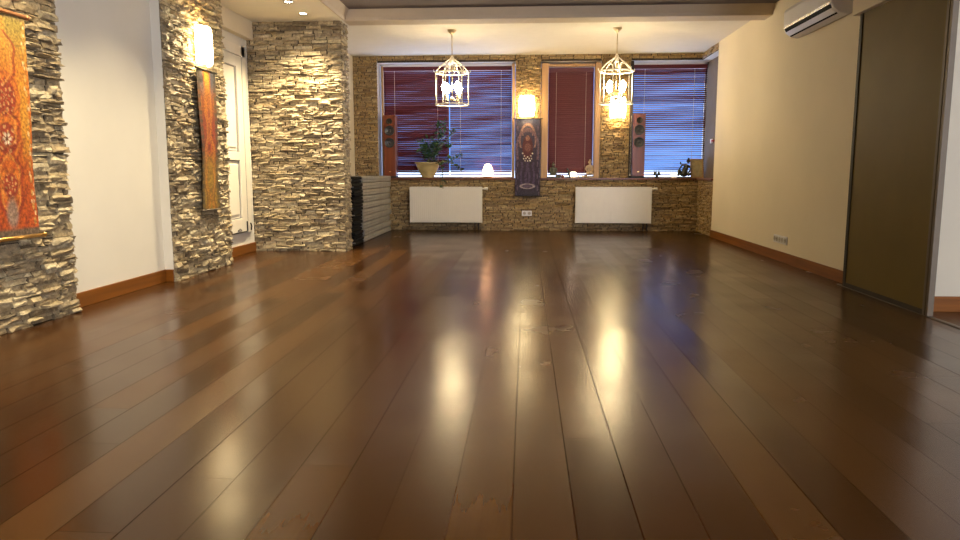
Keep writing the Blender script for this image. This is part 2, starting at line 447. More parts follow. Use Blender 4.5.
# right side
struct('wall_right', B().box(XR, 3.3, 5.36, 11.46, 0, 3.0), M['cream'])
struct('wall_right_bay', B().box(XR, 4.7, 5.36, 5.6, 0, 3.0), M['white'])
struct('wall_right_far', B().box(4.6, 4.8, Y0, 5.5, 0, 3.0), M['white'])
struct('baseboard_right', B().box(XR - .016, XR, 6.52, 11.46, 0, .112, .004), M['base'])
struct('baseboard_right_bay', B().box(XR + .06, 4.6, 5.342, 5.36, 0, .112, .004), M['basex'])
struct('door_pelmet', B().box(2.745, XR, .4, 6.56, 2.31, 2.96, .004), M['cream'])
struct('door_track', B().box(2.79, 2.82, .4, 6.62, 0, .006), M['alu'])
# alcove right side niche
nr = struct('wall_alcove_right', B().box(3.04, 3.3, 11.46, YB + .5, 0, ZA), M['niche'])
struct('wall_alcove_right_base', B().box(2.895, 3.04, 11.46, YB + .1, 0, ZS - .03), M['grout'])
nb = B(); 
obj('stone_cladding', stones(bmesh.new(), (2.895, 11.47, 0), (0, 1, 0), (-1, 0, 0), 1.01, ZS - .03, 21, .018, .038, .06, .24, .006, .03), M['stone_back'], nr)
nh = struct('wall_alcove_right_head', B().box(2.895, 3.04, 11.46, YB + .1, 2.83, ZA), [M['grout'], M['white_trim']]); split_mat(nh, 2)
obj('stone_cladding', stones(bmesh.new(), (2.895, 11.47, 2.845), (0, 1, 0), (-1, 0, 0), 1.01, .095, 22, .03, .05, .09, .28, .006, .03), M['stone_back'], nh)

# back wall: knee wall, piers, header
kb = struct('wall_back', B().box(-3.0, 3.04, YB + .02, YB + .5, 0, ZS - .03), M['grout'])
obj('stone_cladding', stones(bmesh.new(), (-2.95, YB + .02, 0), (1, 0, 0), (0, -1, 0), 5.85, ZS - .03, 31, .018, .038, .06, .26, .004, .034), M['stone_back'], kb)
PIERS = [(-2.95, -2.53), (-.195, .245), (1.235, 1.735)]
for i, (a, b_) in enumerate(PIERS):
    p = split_mat(struct('wall_back_pier', B().box(a + .012 * (i > 0), b_ - .012, YB + .02, YB + .5, ZS - .03, ZA), [M['grout'], M['white_trim']]), 0)
    obj('stone_cladding', stones(bmesh.new(), (a, YB + .02, ZS - .03), (1, 0, 0), (0, -1, 0), b_ - a, ZA - ZS + .03, 40 + i, .018, .038, .05, .20, .004, .032), M['stone_back'], p)
hd = split_mat(struct('wall_back_header', B().box(-2.53, 3.04, YB + .02, YB + .5, 2.83, ZA), [M['grout'], M['white_trim']]), 2)
hs = bmesh.new()
for a, b_, sd in ((-2.53, -.195, 51), (.245, 1.235, 52), (1.735, 2.93, 53)):
    stones(hs, (a, YB + .02, 2.865), (1, 0, 0), (0, -1, 0), b_ - a, .075, sd, .03, .045, .09, .26, .005, .02)
obj('stone_cladding', hs, M['stone_back'], hd)

# sill
struct('window_sill', B().box(-2.66, 3.04, YB - .035, YB + .3, ZS - .03, ZS, .006).box(2.85, 3.04, 11.47, YB - .035, ZS - .03, ZS, .006), M['sill'])

# rooms' other side: wall behind the viewer with a tall window band
WB = [(3.2, 4.3)]
fr = B(); fr.box(-3.7, 4.8, Y0 - .25, Y0, 0, .7); fr.box(-3.7, 4.8, Y0 - .25, Y0, 2.55, 3.1)
xs = [-3.7] + [v for w in WB for v in w] + [4.8]
for i in range(0, len(xs), 2): fr.box(xs[i], xs[i + 1], Y0 - .25, Y0, .7, 2.55)
struct('wall_front', fr, M['white'])

# windows -------------------------------------------------------------------
def window(name, x0, x1, mull=(), mat='frame', stile=.05):
    z0, z1 = ZS, 2.83
    f = B(); y0, y1 = YG + .02, YG + .08
    f.box(x0, x0 + stile, y0, y1, z0, z1); f.box(x1 - stile, x1, y0, y1, z0, z1)
    f.box(x0, x1, y0, y1, z1 - .05, z1); f.box(x0, x1, y0, y1, z0, z0 + .022)
    for m_ in mull: f.box(m_ - .02, m_ + .02, y0, y1, z0, z1)
    w = struct(name, f, M[mat])
    obj('pane', B().box(x0 + .01, x1 - .01, YG + .05, YG + .054, z0 + .01, z1 - .01), M['glass'], w)
    return w
w1 = window('window_1', -2.53, -.20, (), 'white_trim', .03)
obj('casing', B().box(-.245, -.20, YB - .005, YG + .02, ZS, 2.80, .004), M['frame'], w1)
obj('casing', B().box(-2.50, -2.472, YG - .09, YG + .02, ZS, 2.80, .003), M['frame'], w1)
w2 = window('window_2', .245, 1.235, (), 'white_trim', .03)
obj('casing', B().box(.25, .365, YB - .01, YG + .02, ZS, 2.80, .004), M['frame'], w2)
obj('casing', B().box(1.145, 1.232, YB - .01, YG + .02, ZS, 2.80, .004), M['frame'], w2)
obj('casing', B().box(.36, 1.15, YB + .1, YG + .02, 2.755, 2.80, .004), M['frame'], w2)
w3 = window('window_3', 1.735, 3.04, (), 'white_trim', .03)
obj('casing', B().box(1.72, 1.77, YB - .015, YB + .05, ZS, 2.82, .004), M['stile'], w3)

# blinds --------------------------------------------------------------------
def blind(label, x0, x1, tilt, amp, seed, mat='blind', ztop=2.79, zbot=.942, tilt2=None, cords=2, y=YG - .03, patch=0.):
    R = random.Random(seed)
    root = thing('venetian_blind', label, 'blind', ((x0 + x1) / 2, y, ztop), 0, 'venetian blinds in the alcove windows')
    w = x1 - x0; h = ztop - zbot
    obj('headrail', B().box(-w / 2, w / 2, -.03, .03, -.07, 0, .004), M[mat], root)
    bm = bmesh.new(); pitch = .034; W = .037; n = int((h - .088 - .030) / pitch) + 1; ns = 24
    ph = [R.uniform(0, 6.3) for _ in range(14)]
    for k in range(n):
        z = -.088 - k * pitch
        kt = tilt + (0 if tilt2 is None else (tilt2 - tilt) * k / n)
        base = kt + R.gauss(0, amp * .7) + patch * math.sin(k * .37 + ph[0]) * math.sin(k * .15 + ph[1])
        p1, p2 = R.uniform(0, 6.3), R.uniform(0, 6.3); a1 = R.uniform(0, amp * .6)
        rows = []
        for i in range(ns + 1):
            u = i / ns
            wob = amp * (math.sin(k * .62 + 4.2 * u + ph[2]) * math.sin(k * .23 - 2.7 * u + ph[3]) + .7 * math.sin(k * 1.3 + 7 * u + ph[4]) * math.sin(2.1 * u + k * .4 + ph[5]))
            a = math.radians(base + wob + a1 * math.sin(9 * u + p1))
            a = max(math.radians(3), min(math.radians(84), a))
            sag = amp * (-.00025 * math.sin(PI * u) + .00018 * math.sin(7 * u + p2))
            c, s = math.cos(a) * W / 2, math.sin(a) * W / 2
            x = -w / 2 + w * u
            crown = .003
            rows.append([bm.verts.new((x, -c, z + s + sag)), bm.verts.new((x, crown * math.sin(a), z + crown * math.cos(a) + sag)), bm.verts.new((x, c, z - s + sag))])
        for a_, b_ in zip(rows, rows[1:]):
            for j in range(2): bm.faces.new((a_[j], a_[j + 1], b_[j + 1], b_[j]))
    sl = obj('slats', bm, M[mat], root, smooth=True)
    so = sl.modifiers.new('thick', 'SOLIDIFY'); so.thickness = .0022
    obj('bottom_rail', B().box(-w / 2, w / 2, -.025, .025, -h, -h + .022, .003), M[mat], root)
    for i in range(cords):
        xx = -w / 2 + w * (i + .5) / cords if cords > 2 else (-w * .33 if i == 0 else w * .33)
        obj('ladder_cord', B().tube([(xx, -.031, -.07), (xx, -.031, -h + .01)], .0028, 5), M['cord'], root)
    return root
blind('half closed purple red blind behind the potted plant and left loudspeaker', -2.468, -1.338, 60, 5, 1, tilt2=54, patch=6)
blind('open slatted blue lit blind between the potted plant and the purple wall hanging', -1.318, -.255, 46, 6, 2, tilt2=37, patch=4)
blind('fully closed maroon blind in the narrow wood framed middle window', .375, 1.135, 80, 1.5, 3, 'blind_red', ztop=2.75)
blind('bright blue lit open blind behind the picture frame, nearest the right wall', 1.775, 3.025, 44, 6, 4, tilt2=11, patch=7)

# ------------------------------------------------------------------ pendants
def pendant(loc, label):
    t = thing('pendant_lantern', label, 'pendant lamp', loc, .2, 'brass lanterns hanging in the alcove')
    obj('ceiling_canopy', B().lathe([(.012, -.065), (.02, -.055), (.045, -.035), (.062, -.012), (.062, 0)], 20), M['brass'], t, True)
    obj('hanging_rod', B().tube([(0, 0, -.06), (0, 0, -.37)], .008, 8).ball((0, 0, -.2), .013, 1), M['brass'], t, True)
    R_, zt, zb = .228, -.575, -1.01
    hub = B().lathe([(.004, -.46), (.02, -.445), (.03, -.42), (.018, -.39), (.028, -.37), (.012, -.345)], 14)
    for k in range(6):
        a = k * PI / 3; ca, sa = math.cos(a), math.sin(a)
        hub.tube([(r * ca, r * sa, z) for r, z in ((.018, -.38), (.05, -.405), (.095, -.435), (.138, -.468), (.178, -.51), (.210, -.545), (R_, zt))], .0075, 6)
        hub.tube([(r * ca, r * sa, z) for r, z in ((.138, -.468), (.11, -.46), (.075, -.475), (.055, -.51), (.06, -.55), (.085, -.565))], .0055, 6)
        hub.tube([(r * ca, r * sa, z) for r, z in ((R_, zt), (R_ + .03, zt + .015), (R_ + .028, zt + .04))], .0055, 6)
    obj('crown_arms', hub, M['ivory'], t, True)
    for z in (zt, zb):
        obj('ring', B().tube([(R_ * math.cos(2 * PI * k / 36), R_ * math.sin(2 * PI * k / 36), z) for k in range(36)], .011, 6, closed=True), M['ivory'], t, True)
    for k in range(6):
        a = k * PI / 3
        obj('cage_bar', B().tube([(R_ * math.cos(a), R_ * math.sin(a), zt), (R_ * math.cos(a), R_ * math.sin(a), zb)], .0075, 6), M['ivory'], t, True)
    st = B().tube([(0, 0, -.45), (0, 0, -.93)], .007, 8).lathe([(.003, -.97), (.022, -.95), (.03, -.925), (.014, -.90)], 12)
    for k in range(4):
        a = k * PI / 2 + .5; ca, sa = math.cos(a), math.sin(a)
        st.tube([(r * ca, r * sa, z) for r, z in ((.01, -.92), (.06, -.955), (.11, -.95), (.125, -.92))], .006, 6)
        st.lathe([(.008, -.925), (.022, -.918), (.024, -.91)], 10, (.125 * ca, .125 * sa, 0))
    obj('candle_stem', st, M['brass'], t, True)
    for k in range(4):
        a = k * PI / 2 + .5; c = (.125 * math.cos(a), .125 * math.sin(a), 0)
        sv = obj('candle_sleeve', B().lathe([(.012, -.91), (.012, -.85)], 10, c), M['ivory'], t, True)
        obj('bulb', B().lathe([(.0, -.85), (.018, -.846), (.036, -.82), (.045, -.785), (.038, -.745), (.020, -.715), (0, -.70)], 10, c), M['bulb'], sv, True)
    return t
pendant((-1.035, 10.3, ZA), 'lit cage lantern on a rod in front of the window with the potted plant')
pendant((1.225, 10.3, ZA), 'lit cage lantern on a rod between the maroon blind and the bright blue blind')

# ------------------------------------------------------------------ wall sconces
def sconce(loc, rz, label, w=.26, h=.34):
    t = thing('wall_sconce', label, 'wall lamp', loc, rz, 'glowing wall lamps on stone piers')
    obj('back_plate', B().box(-w * .3, w * .3, -.008, .0, .04, h - .04, .003).box(-.02, .02, -.06, 0, h * .45, h * .55), M['ivory'], t)
    bm = bmesh.new(); n = 14; rows = []
    for j, (z, k) in enumerate(((0, .86), (h * .06, .95), (h * .3, 1.), (h * .7, 1.), (h * .94, .95), (h, .86))):
        rows.append([bm.verts.new((-w / 2 * k * math.cos(PI * i / n), -.018 - .10 * k * math.sin(PI * i / n), z)) for i in range(n + 1)])
    for a, b_ in zip(rows, rows[1:]):
        for i in range(n): bm.faces.new((a[i], a[i + 1], b_[i + 1], b_[i]))
    o = obj('shade', bm, M['shade'], t, True)
    so = o.modifiers.new('thick', 'SOLIDIFY'); so.thickness = .004
    obj('rim', B().tube([(-w / 2 * .87 * math.cos(PI * i / n), -.018 - .088 * math.sin(PI * i / n), -.003) for i in range(n + 1)], .005, 5), M['ivory'], t, True)
    return t
sconce((-3.175, 7.08, 2.03), PI / 2, 'glowing half round lamp above the narrow orange hanging on the left pier', .26, .36)
sconce((.005, 12.435, 1.92), 0, 'glowing half round lamp above the dark purple hanging')
sconce((1.515, 12.435, 1.89), 0, 'glowing half round lamp on the back pier behind the right hand lantern')

# ------------------------------------------------------------------ recessed downlights
def downlight(x, y, label, power, z=ZC, tilt_=(0, 0, 0)):
    t = thing('recessed_downlight', label, 'ceiling light', (x, y, z), 0, 'recessed downlights in the lower ceiling')
    obj('trim_ring', B().tube([(.045 * math.cos(2 * PI * k / 24), .045 * math.sin(2 * PI * k / 24), -.003) for k in range(24)], .008, 6, closed=True), M['chrome'], t, True)
    obj('lamp_face', B().lathe([(0, -.006), (.036, -.004), (.036, -.001)], 20), M['spotglow'], t)
    L = bpy.data.lights.new('spot', 'SPOT'); L.energy = power; L.color = (1, .81, .50); L.spot_size = math.radians(112); L.spot_blend = 1.; L.shadow_soft_size = .03
    o = bpy.data.objects.new('downlight_beam', L); COL.objects.link(o); o.location = (x, y, z - .02); o.rotation_euler = tilt_
    return o
downlight(-2.585, 8.02, 'recessed round downlight further from the stone partition of the two in view', 110)
downlight(-2.60, 8.60, 'recessed round downlight closest to the stone partition', 300, ZC, (.02, .10, 0))
for k, y in enumerate((7.2, 5.7, 4.35, 3.1)):
    downlight((-2.6, -2.32, -2.6, -2.5)[k], y, ['recessed downlight over the left pier with the lamp', 'recessed downlight over the plaster recess', 'recessed downlight over the large orange hanging', 'recessed downlight nearest the viewer'][k], (210, 170, 210, 160)[k])
for k, (x, y) in enumerate(((-.9, 1.2), (1.6, 1.2), (-.9, 3.6), (1.6, 3.6))):  # fill lamps added out of view to warm and brighten the foreground
    downlight(x, y, 'added fill downlight out of view in the grey tray ceiling, ' + ['left of the viewer', 'right of the viewer', 'ahead on the left', 'ahead on the right'][k], (90, 20, 140, 25)[k], ZK)

# ------------------------------------------------------------------ hangings
def mixc(a, b, t): t = max(0., min(1., t)); return tuple(x + (y - x) * t for x, y in zip(a, b))
def sm(e0, e1, x):
    t = max(0., min(1., (x - e0) / (e1 - e0))); return t * t * (3 - 2 * t)
def band(x, c, w): return 1 - sm(w * .5, w, abs(x - c))
def hsh(a, b):
    v = math.sin(a * 127.1 + b * 311.7) * 43758.5453; return v - math.floor(v)

def pat_orange(u, v):
    """u -1..1, v 0 top .. 1 bottom; big orange hanging: stacked round medallions and curling stems"""
    asp = 3.0; y = v * asp * 2; a = abs(u)
    c = mixc((.50, .26, .035), (.62, .16, .012), sm(.05, .4, v)); c = mixc(c, (.50, .085, .010), sm(.45, .9, v))
    c = mixc(c, (.22, .21, .05), .7 * sm(.25, .02, v) * band(a, .55, .5))
    c = mixc(c, (.62, .30, .03), .8 * band(a, .72, .22) * sm(.2, .35, v) * (1 - sm(.55, .7, v)))
    for cy, r in ((2.25, .52), (3.35, .46), (4.6, .36)):
        d = math.hypot(u, (y - cy) * .9)
        if d < r * 1.25:
            c = mixc(c, (.33, .04, .012), sm(r * 1.25, r * 1.1, d)); c = mixc(c, (.60, .17, .02), band(d, r, .09))
            if d < r * .8: c = mixc(c, (.70, .40, .16), .75 * (math.sin(math.atan2(y - cy, u) * 6) * math.sin(d * 26) > .35))
    d = math.hypot(u, y - 3.35)
    if d < .2: c = mixc(c, (.85, .74, .55), (math.cos(math.atan2(y - 3.35, u) * 6) > -.25) * sm(.2, .16, d)); c = mixc(c, (.2, .05, .01), sm(.06, .04, d))
    for k, (y0, y1) in enumerate(((.5, 1.9), (2.6, 3.6), (3.7, 5.5))):
        if y0 < y < y1:
            q = (y - y0) / (y1 - y0); x = .12 + .42 * math.sin(PI * q) * (1 + .25 * math.sin(9 * q))
            c = mixc(c, (.30, .035, .01), .8 * band(a, x, .07)); c = mixc(c, (.72, .30, .06), .7 * band(a, x - .13, .05))
    if v > .55: c = mixc(c, (.28, .03, .01), .55 * (math.sin(y * 9 + a * 14) > .55) * (a < .72))
    c = mixc(c, (.68, .42, .12), .7 * band(a, .87, .05) * (math.sin(y * 16) > 0))
    if a > .80 and hsh(int(y * 9), int(a * 20)) > .86: c = mixc(c, (.85, .62, .35), .8)
    d = math.hypot(u * 1.6, (y - 5.35) * .9); c = mixc(c, (.32, .27, .22), .8 * sm(.5, .2, d))
    c = mixc(c, (.14, .10, .07), sm(.955, .975, v)); c = mixc(c, (.25, .17, .06), sm(.03, .015, v))
    return c

def pat_flame(u, v):
    a = abs(u)
    c = mixc((.46, .13, .014), (.42, .24, .025), sm(.55, .72, v)); c = mixc(c, (.36, .045, .012), band(v, .45, .18))
    y = v * 6
    fl = .34 + .22 * math.sin(y * 3.1) * math.sin(y * 1.3 + 1)
    c = mixc(c, (.62, .22, .02), .7 * band(a, fl, .14)); c = mixc(c, (.25, .05, .01), .7 * band(a, fl + .26, .08))
    c = mixc(c, (.10, .10, .13), sm(.17, .03, v - .12 * (1 - a)) * sm(.18, .5, a)); c = mixc(c, (.70, .42, .04), sm(.22, .0, v) * sm(.35, .1, a))
    for cy, r in ((.68, .30), (.80, .36), (.90, .22)):
        d = math.hypot(u, (v - cy) * 5.5); c = mixc(c, (.30, .15, .015), .7 * band(d, r, .09))
    for cy, r in ((.30, .26), (.42, .34), (.55, .30)):
        d = math.hypot(u, (v - cy) * 5.5); c = mixc(c, (.55, .16, .02), .75 * band(d, r, .08)); c = mixc(c, (.26, .03, .01), .6 * sm(r * .6, r * .3, d))
    c = mixc(c, (.07, .055, .03), .88 * sm(.62, .80, a) * (.7 + .3 * (math.sin(y * 18) > 0)))
    return tuple(v_ * .72 for v_ in c)

def pat_purple(u, v):
    a = abs(u); y = v * 2.87 * 2
    c = mixc((.055, .045, .085), (.035, .022, .05), sm(.2, .6, v)); c = mixc(c, (.035, .03, .055), sm(.85, 1, v))
    c = mixc(c, (.05, .07, .15), .7 * sm(.14, .0, v))
    for cy, rx, ry, w, col in ((1.55, .62, 1.15, .13, (.36, .21, .17)), (.95, .42, .55, .12, (.42, .26, .21)), (2.3, .86, 1.5, .12, (.20, .11, .13))):
        d = math.hypot(u / rx, (y - cy) / ry); c = mixc(c, col, .8 * band(d, 1, w) * (y < cy + .5 * ry) * (.7 + .3 * (math.sin(y * 20 + a * 9) > 0)))
    d = math.hypot(u / .44, (y - 2.15) / .95); c = mixc(c, (.10, .025, .03), sm(1.05, .85, d))
    d = math.hypot(u / .17, (y - 1.42) / .22); c = mixc(c, (.30, .15, .11), sm(1.1, .8, d))
    d = math.hypot(u / .3, (y - 2.1) / .35); c = mixc(c, (.24, .10, .09), .7 * sm(1.1, .7, d))
    for (px, py) in ((0, 3.1), (.13, 2.92), (.26, 2.74), (.39, 2.56), (.2, 3.1), (.32, 2.95), (0, 2.82)):
        if math.hypot(a - px, y - py) < .055: c = (.75, .70, .58)
    if 3.2 < y < 4.9: c = mixc(c, (.085, .055, .12), .8 * (math.sin(a * 16 + math.sin(y * 4)) > .1) * (a < .62))
    d = math.hypot(u / .52, (y - 5.02) / .17); c = mixc(c, (.42, .35, .36), .85 * band(d, 1, .28)); c = mixc(c, (.12, .08, .14), sm(.75, .5, d))
    if a > .72: c = mixc(c, (.16, .11, .17), .6 * (math.sin(y * 7) * math.sin(a * 22) > .2))
    c = mixc(c, (.03, .02, .035), sm(.92, .96, a)); return c

def hanging(label, loc, rz, w, h, pat, rodt, rodb, cat='wall hanging', tails=False, rr=.012):
    t = thing('wall_hanging', label, cat, loc, rz, 'cloth hangings on the stone piers')
    nu, nv = 64, 190
    bm = bmesh.new(); g = []; cols = []
    for j in range(nv + 1):
        v = j / nv; r = []
        for i in range(nu + 1):
            u = 2 * i / nu - 1
            dy = -.012 - .008 * math.sin(v * 5 + u) - .006 * math.sin(u * 4 + v * 9) * math.sin(PI * v)
            r.append(bm.verts.new((u * w / 2 * (1 - .02 * math.sin(PI * v)), dy, h * (1 - v)))); cols.append((*pat(u, v), 1))
        g.append(r)
    for j in range(nv):
        for i in range(nu): bm.faces.new((g[j][i], g[j + 1][i], g[j + 1][i + 1], g[j][i + 1]))
    bm.verts.index_update()
    o = obj('cloth', bm, M['cloth'], t, True)
    ca = o.data.color_attributes.new('weave', 'FLOAT_COLOR', 'POINT')
    for i, c in enumerate(cols): ca.data[i].color = c
    so = o.modifiers.new('thick', 'SOLIDIFY'); so.thickness = .003
    e = .03
    for nm, z, mt in (('top_rod', h + .004, rodt), ('bottom_rod', -.006, rodb)):
        b_ = B().tube([(-w / 2 - e, -.018, z), (w / 2 + e, -.018, z)], rr, 10)
        for s_ in (-1, 1): b_.ball((s_ * (w / 2 + e), -.018, z), rr * 1.35, 2)
        obj(nm, b_, M[mt], t, True)
    return t
hanging('large orange hanging with round medallions and a gold bottom rod at the left edge', (-3.17, 4.30, .60), PI / 2, .46, 1.36, pat_orange, 'copper', 'gold')
hanging('narrow orange and olive hanging under the lamp on the second stone pier', (-3.17, 7.16, .63), PI / 2, .40, 1.36, pat_flame, 'darkmetal', 'alu', rr=.009)
hanging('dark purple hanging with pale arches and white dots between two windows', (.025, 12.435, .60), 0, .43, 1.28, pat_purple, 'darkmetal', 'darkmetal', rr=.007)

# ------------------------------------------------------------------ radiators
def radiator(x0, x1, label):
    w = x1 - x0; t = thing('radiator', label, 'radiator', ((x0 + x1) / 2, 12.33, .14), 0, 'white panel radiators under the windows')
    h = .61
    p = B(); p.box(-w / 2, w / 2, .004, .10, .004, h - .004, .006)
    n = 36
    for k in range(n):
        xx = -w / 2 + w * (k + .5) / n; p.box(xx - w / n * .30, xx + w / n * .30, -.0025, .006, .03, h - .04, .0015)
    obj('panel', p, M['rad'], t)
    gr = B(); gr.box(-w / 2, w / 2, -.004, .104, h - .012, h, .003)
    for k in range(24): xx = -w / 2 + .03 + (w - .06) * k / 23; gr.box(xx - .008, xx + .008, .03, .08, h, h + .003)
    obj('top_grille', gr, M['rad'], t)
    for s_ in (-1, 1): obj('side_cover', B().box(s_ * w / 2 - .004, s_ * w / 2 + .004, .0, .104, 0, h - .004, .002), M['rad'], t)
    v = B().tube([(w / 2, .05, h - .03), (w / 2 + .035, .05, h - .03)], .012, 10).tube([(w / 2 + .035, .05, h - .03), (w / 2 + .10, .05, h - .03)], [.020, .024], 12)
    obj('thermostat_valve', v, M['rad'], t, True)
    for s_ in (.06, .12): obj('pipe', B().tube([(w / 2 - s_, .05, .01), (w / 2 - s_, .05, -.13)], .009, 8), M['darkmetal'], t, True)
    for s_ in (-1, 1): obj('bracket', B().box(s_ * w * .35 - .015, s_ * w * .35 + .015, (.09), .12, .05, h - .06), M['radgrey'], t)
    return t
radiator(-1.975, -.745, 'white ribbed radiator under the potted plant')
radiator(.84, 2.10, 'white ribbed radiator under the cherry speaker and right window')

# ------------------------------------------------------------------ power sockets
def socket(loc, rz, label, mat='acw', gang=2):
    t = thing('power_socket', label, 'socket', loc, rz)
    obj('plate', B().box(-.0425 * gang, .0425 * gang, -.012, 0, -.045, .045, .004), M[mat], t)
    for k in range(gang):
        cx = (k - (gang - 1) / 2) * .083
        c = B().lathe([(.0, .0), (.026, .0), (.028, .006)], 16); bmesh.ops.rotate(c.bm, cent=(0, 0, 0), matrix=Matrix.Rotation(PI / 2, 3, 'X'), verts=c.bm.verts)
        bmesh.ops.translate(c.bm, vec=(cx, -.0125, 0), verts=c.bm.verts); o = obj('outlet', c, M['radgrey'], t)
        obj('contact_hole', B().tube([(cx - .009, -.0135, 0), (cx - .009, -.0195, 0)], .004, 8).tube([(cx + .009, -.0135, 0), (cx + .009, -.0195, 0)], .004, 8), M['black'], o)
    return t
socket((.02, 12.455, .30), 0, 'double white socket on the stone below the purple hanging')
socket((XR, 8.36, .245), -PI / 2, 'long pale socket strip low on the plain right wall', 'acw', 5)

# ------------------------------------------------------------------ air conditioner
t = thing('air_conditioner', 'white wall mounted split air conditioner high on the right wall', 'air conditioner', (XR, 7.43, 2.385))
L2 = .60
prof = [(0, 0.02), (-.06, .0), (-.135, .012), (-.185, .055), (-.205, .10), (-.21, .25), (-.195, .285), (0, .285)]
obj('body', B().prism([(x, -L2, z) for x, z in prof], (0, 2 * L2, 0)), M['acw'], t)
def ac_strip(name, pts, mat, m_): obj(name, B().prism([(x, -L2 + m_, z) for x, z in pts], (0, 2 * L2 - 2 * m_, 0)), M[mat], t)
ac_strip('chrome_strip', ((-.2065, .088), (-.211, .112), (-.205, .112), (-.200, .088)), 'chrome', .02)
ac_strip('air_outlet', ((-.190, .056), (-.2085, .088), (-.200, .090), (-.182, .060)), 'acd', .03)
ac_strip('air_flap', ((-.150, .018), (-.191, .054), (-.186, .058), (-.146, .022)), 'acw', .04)
ac_strip('lower_groove', ((-.134, .009), (-.150, .0165), (-.144, .022), (-.130, .014)), 'acd', .03)
for s_ in (-1,):
    e_ = obj('end_cap', B().prism([(x * .985, -L2 - .008, z * .985 + .003) for x, z in prof], (0, .012, 0)), M['acw'], t)
    for z in (.14, .17, .20): obj('end_vent', B().box(-.078, -.062, -L2 - .0095, -L2 - .006, z - .006, z + .008), M['acd'], e_)

# ------------------------------------------------------------------ sliding door
t = thing('sliding_door', 'tall brown sliding door panel hanging before the right wall', 'sliding door', (2.805, 5.81, .008))
hw = .685
obj('panel', B().box(-.012, .012, -hw + .02, hw - .02, .02, 2.38), M['slide'], t)
obj('stile', B().box(-.02, .02, hw - .05, hw, 0, 2.38, .003), M['stile'], t)
sr = B().box(-.02, .02, -hw, -hw + .03, 0, 2.38, .003).box(-.02, .02, -hw + .042, -hw + .072, 0, 2.38, .003)
obj('stile', sr, M['alu'], t)
obj('rail', B().box(-.018, .018, -hw + .03, hw - .05, 0, .035, .003), M['stile'], t)
obj('rail', B().box(-.018, .018, -hw + .03, hw - .05, 2.345, 2.38, .003), M['stile'], t)

# ------------------------------------------------------------------ mats behind the partition
ORD = ['lowest', 'second from the floor', 'third from the floor', 'fourth from the floor', 'fifth from the floor', 'sixth from the floor', 'seventh from the floor', 'eighth from the floor', 'ninth from the floor', 'topmost']
R = random.Random(5)
th = .094
for k in range(10):
    t = thing('exercise_mat', 'long grey mat in the stack by the left stone wall, ' + ORD[k], 'mat', (-2.615 + R.uniform(-.012, .012), 11.27 + R.uniform(-.015, .015), k * th), R.uniform(-.006, .006), 'grey mats stacked in the alcove corner')
    b_ = B().box(-.31, .31, -1.06, 1.06, .003, th - .003, .018)
    obj('mat_body', b_, M['matgrey'], t, False)
    obj('piping', B().tube([(.311, -1.04, th * .5), (.311, 1.04, th * .5)], .004, 5), M['strap'], t, True)
z = 0
for k in range(10):
    h = .094
    t = thing('folded_blanket', 'black folded blanket in the pile beside the partition end, ' + ORD[k], 'blanket', (-2.63 + R.uniform(-.012, .012), 9.88 + R.uniform(-.02, .02), z), R.uniform(-.03, .03), 'black blankets piled at the partition end')
    bm = B(); n = 12
    prof = []
    for j in range(2):
        zz = h * (j * .5 + .25) ; hh = h * .235
        bm.box(-.335, .335 - R.uniform(0, .02), -.30 + R.uniform(0, .02), .30, zz - hh, zz + hh, .02)
    obj('fold', bm, M['matblack'], t)
    if k in (4, 5, 8, 9, 0): obj('edge_binding', B().box(.05, .34, -.312, -.296, h * .44, h * .60, .004), M['strap'], t)
    z += h

# ------------------------------------------------------------------ speakers
def speaker(x, label, y=12.575):
    t = thing('loudspeaker', label, 'loudspeaker', (x, y, ZS), 0, 'cherry loudspeakers on the window ledge')
    w, d_, h = .205, .21, 1.06
    obj('cabinet', B().box(-w / 2, w / 2, -d_ / 2, d_ / 2, .028, h, .006), M['cherry'], t)
    obj('plinth', B().box(-w / 2 - .004, w / 2 + .004, -d_ / 2 - .005, d_ / 2, 0, .028, .004), M['black'], t)
    def ring(r0, z, name, mat, r1):
        b_ = B().lathe([(r1, .0), (r0, .003), (r0, .010), (r0 * .9, .012), (r0 * .84, .006), (r0 * .35, -.004), (r0 * .3, .002), (0, .008)], 24)
        bmesh.ops.rotate(b_.bm, cent=(0, 0, 0), matrix=Matrix.Rotation(PI / 2, 3, 'X'), verts=b_.bm.verts)
        bmesh.ops.translate(b_.bm, vec=(0, -d_ / 2 - .002, z), verts=b_.bm.verts)
        return obj(name, b_, M[mat], t, True)
    ring(.052, .955, 'tweeter', 'stile', .05); ring(.086, .80, 'woofer', 'cone', .085); ring(.086, .595, 'woofer', 'cone', .085)
    obj('badge', B().box(-.015, .015, -d_ / 2 - .003, -d_ / 2, .10, .11), M['gold'], t)
    return t
speaker(-2.335, 'tall cherry loudspeaker on the ledge at the left end of the windows')
speaker(1.885, 'tall cherry loudspeaker on the ledge before the bright blue blind')

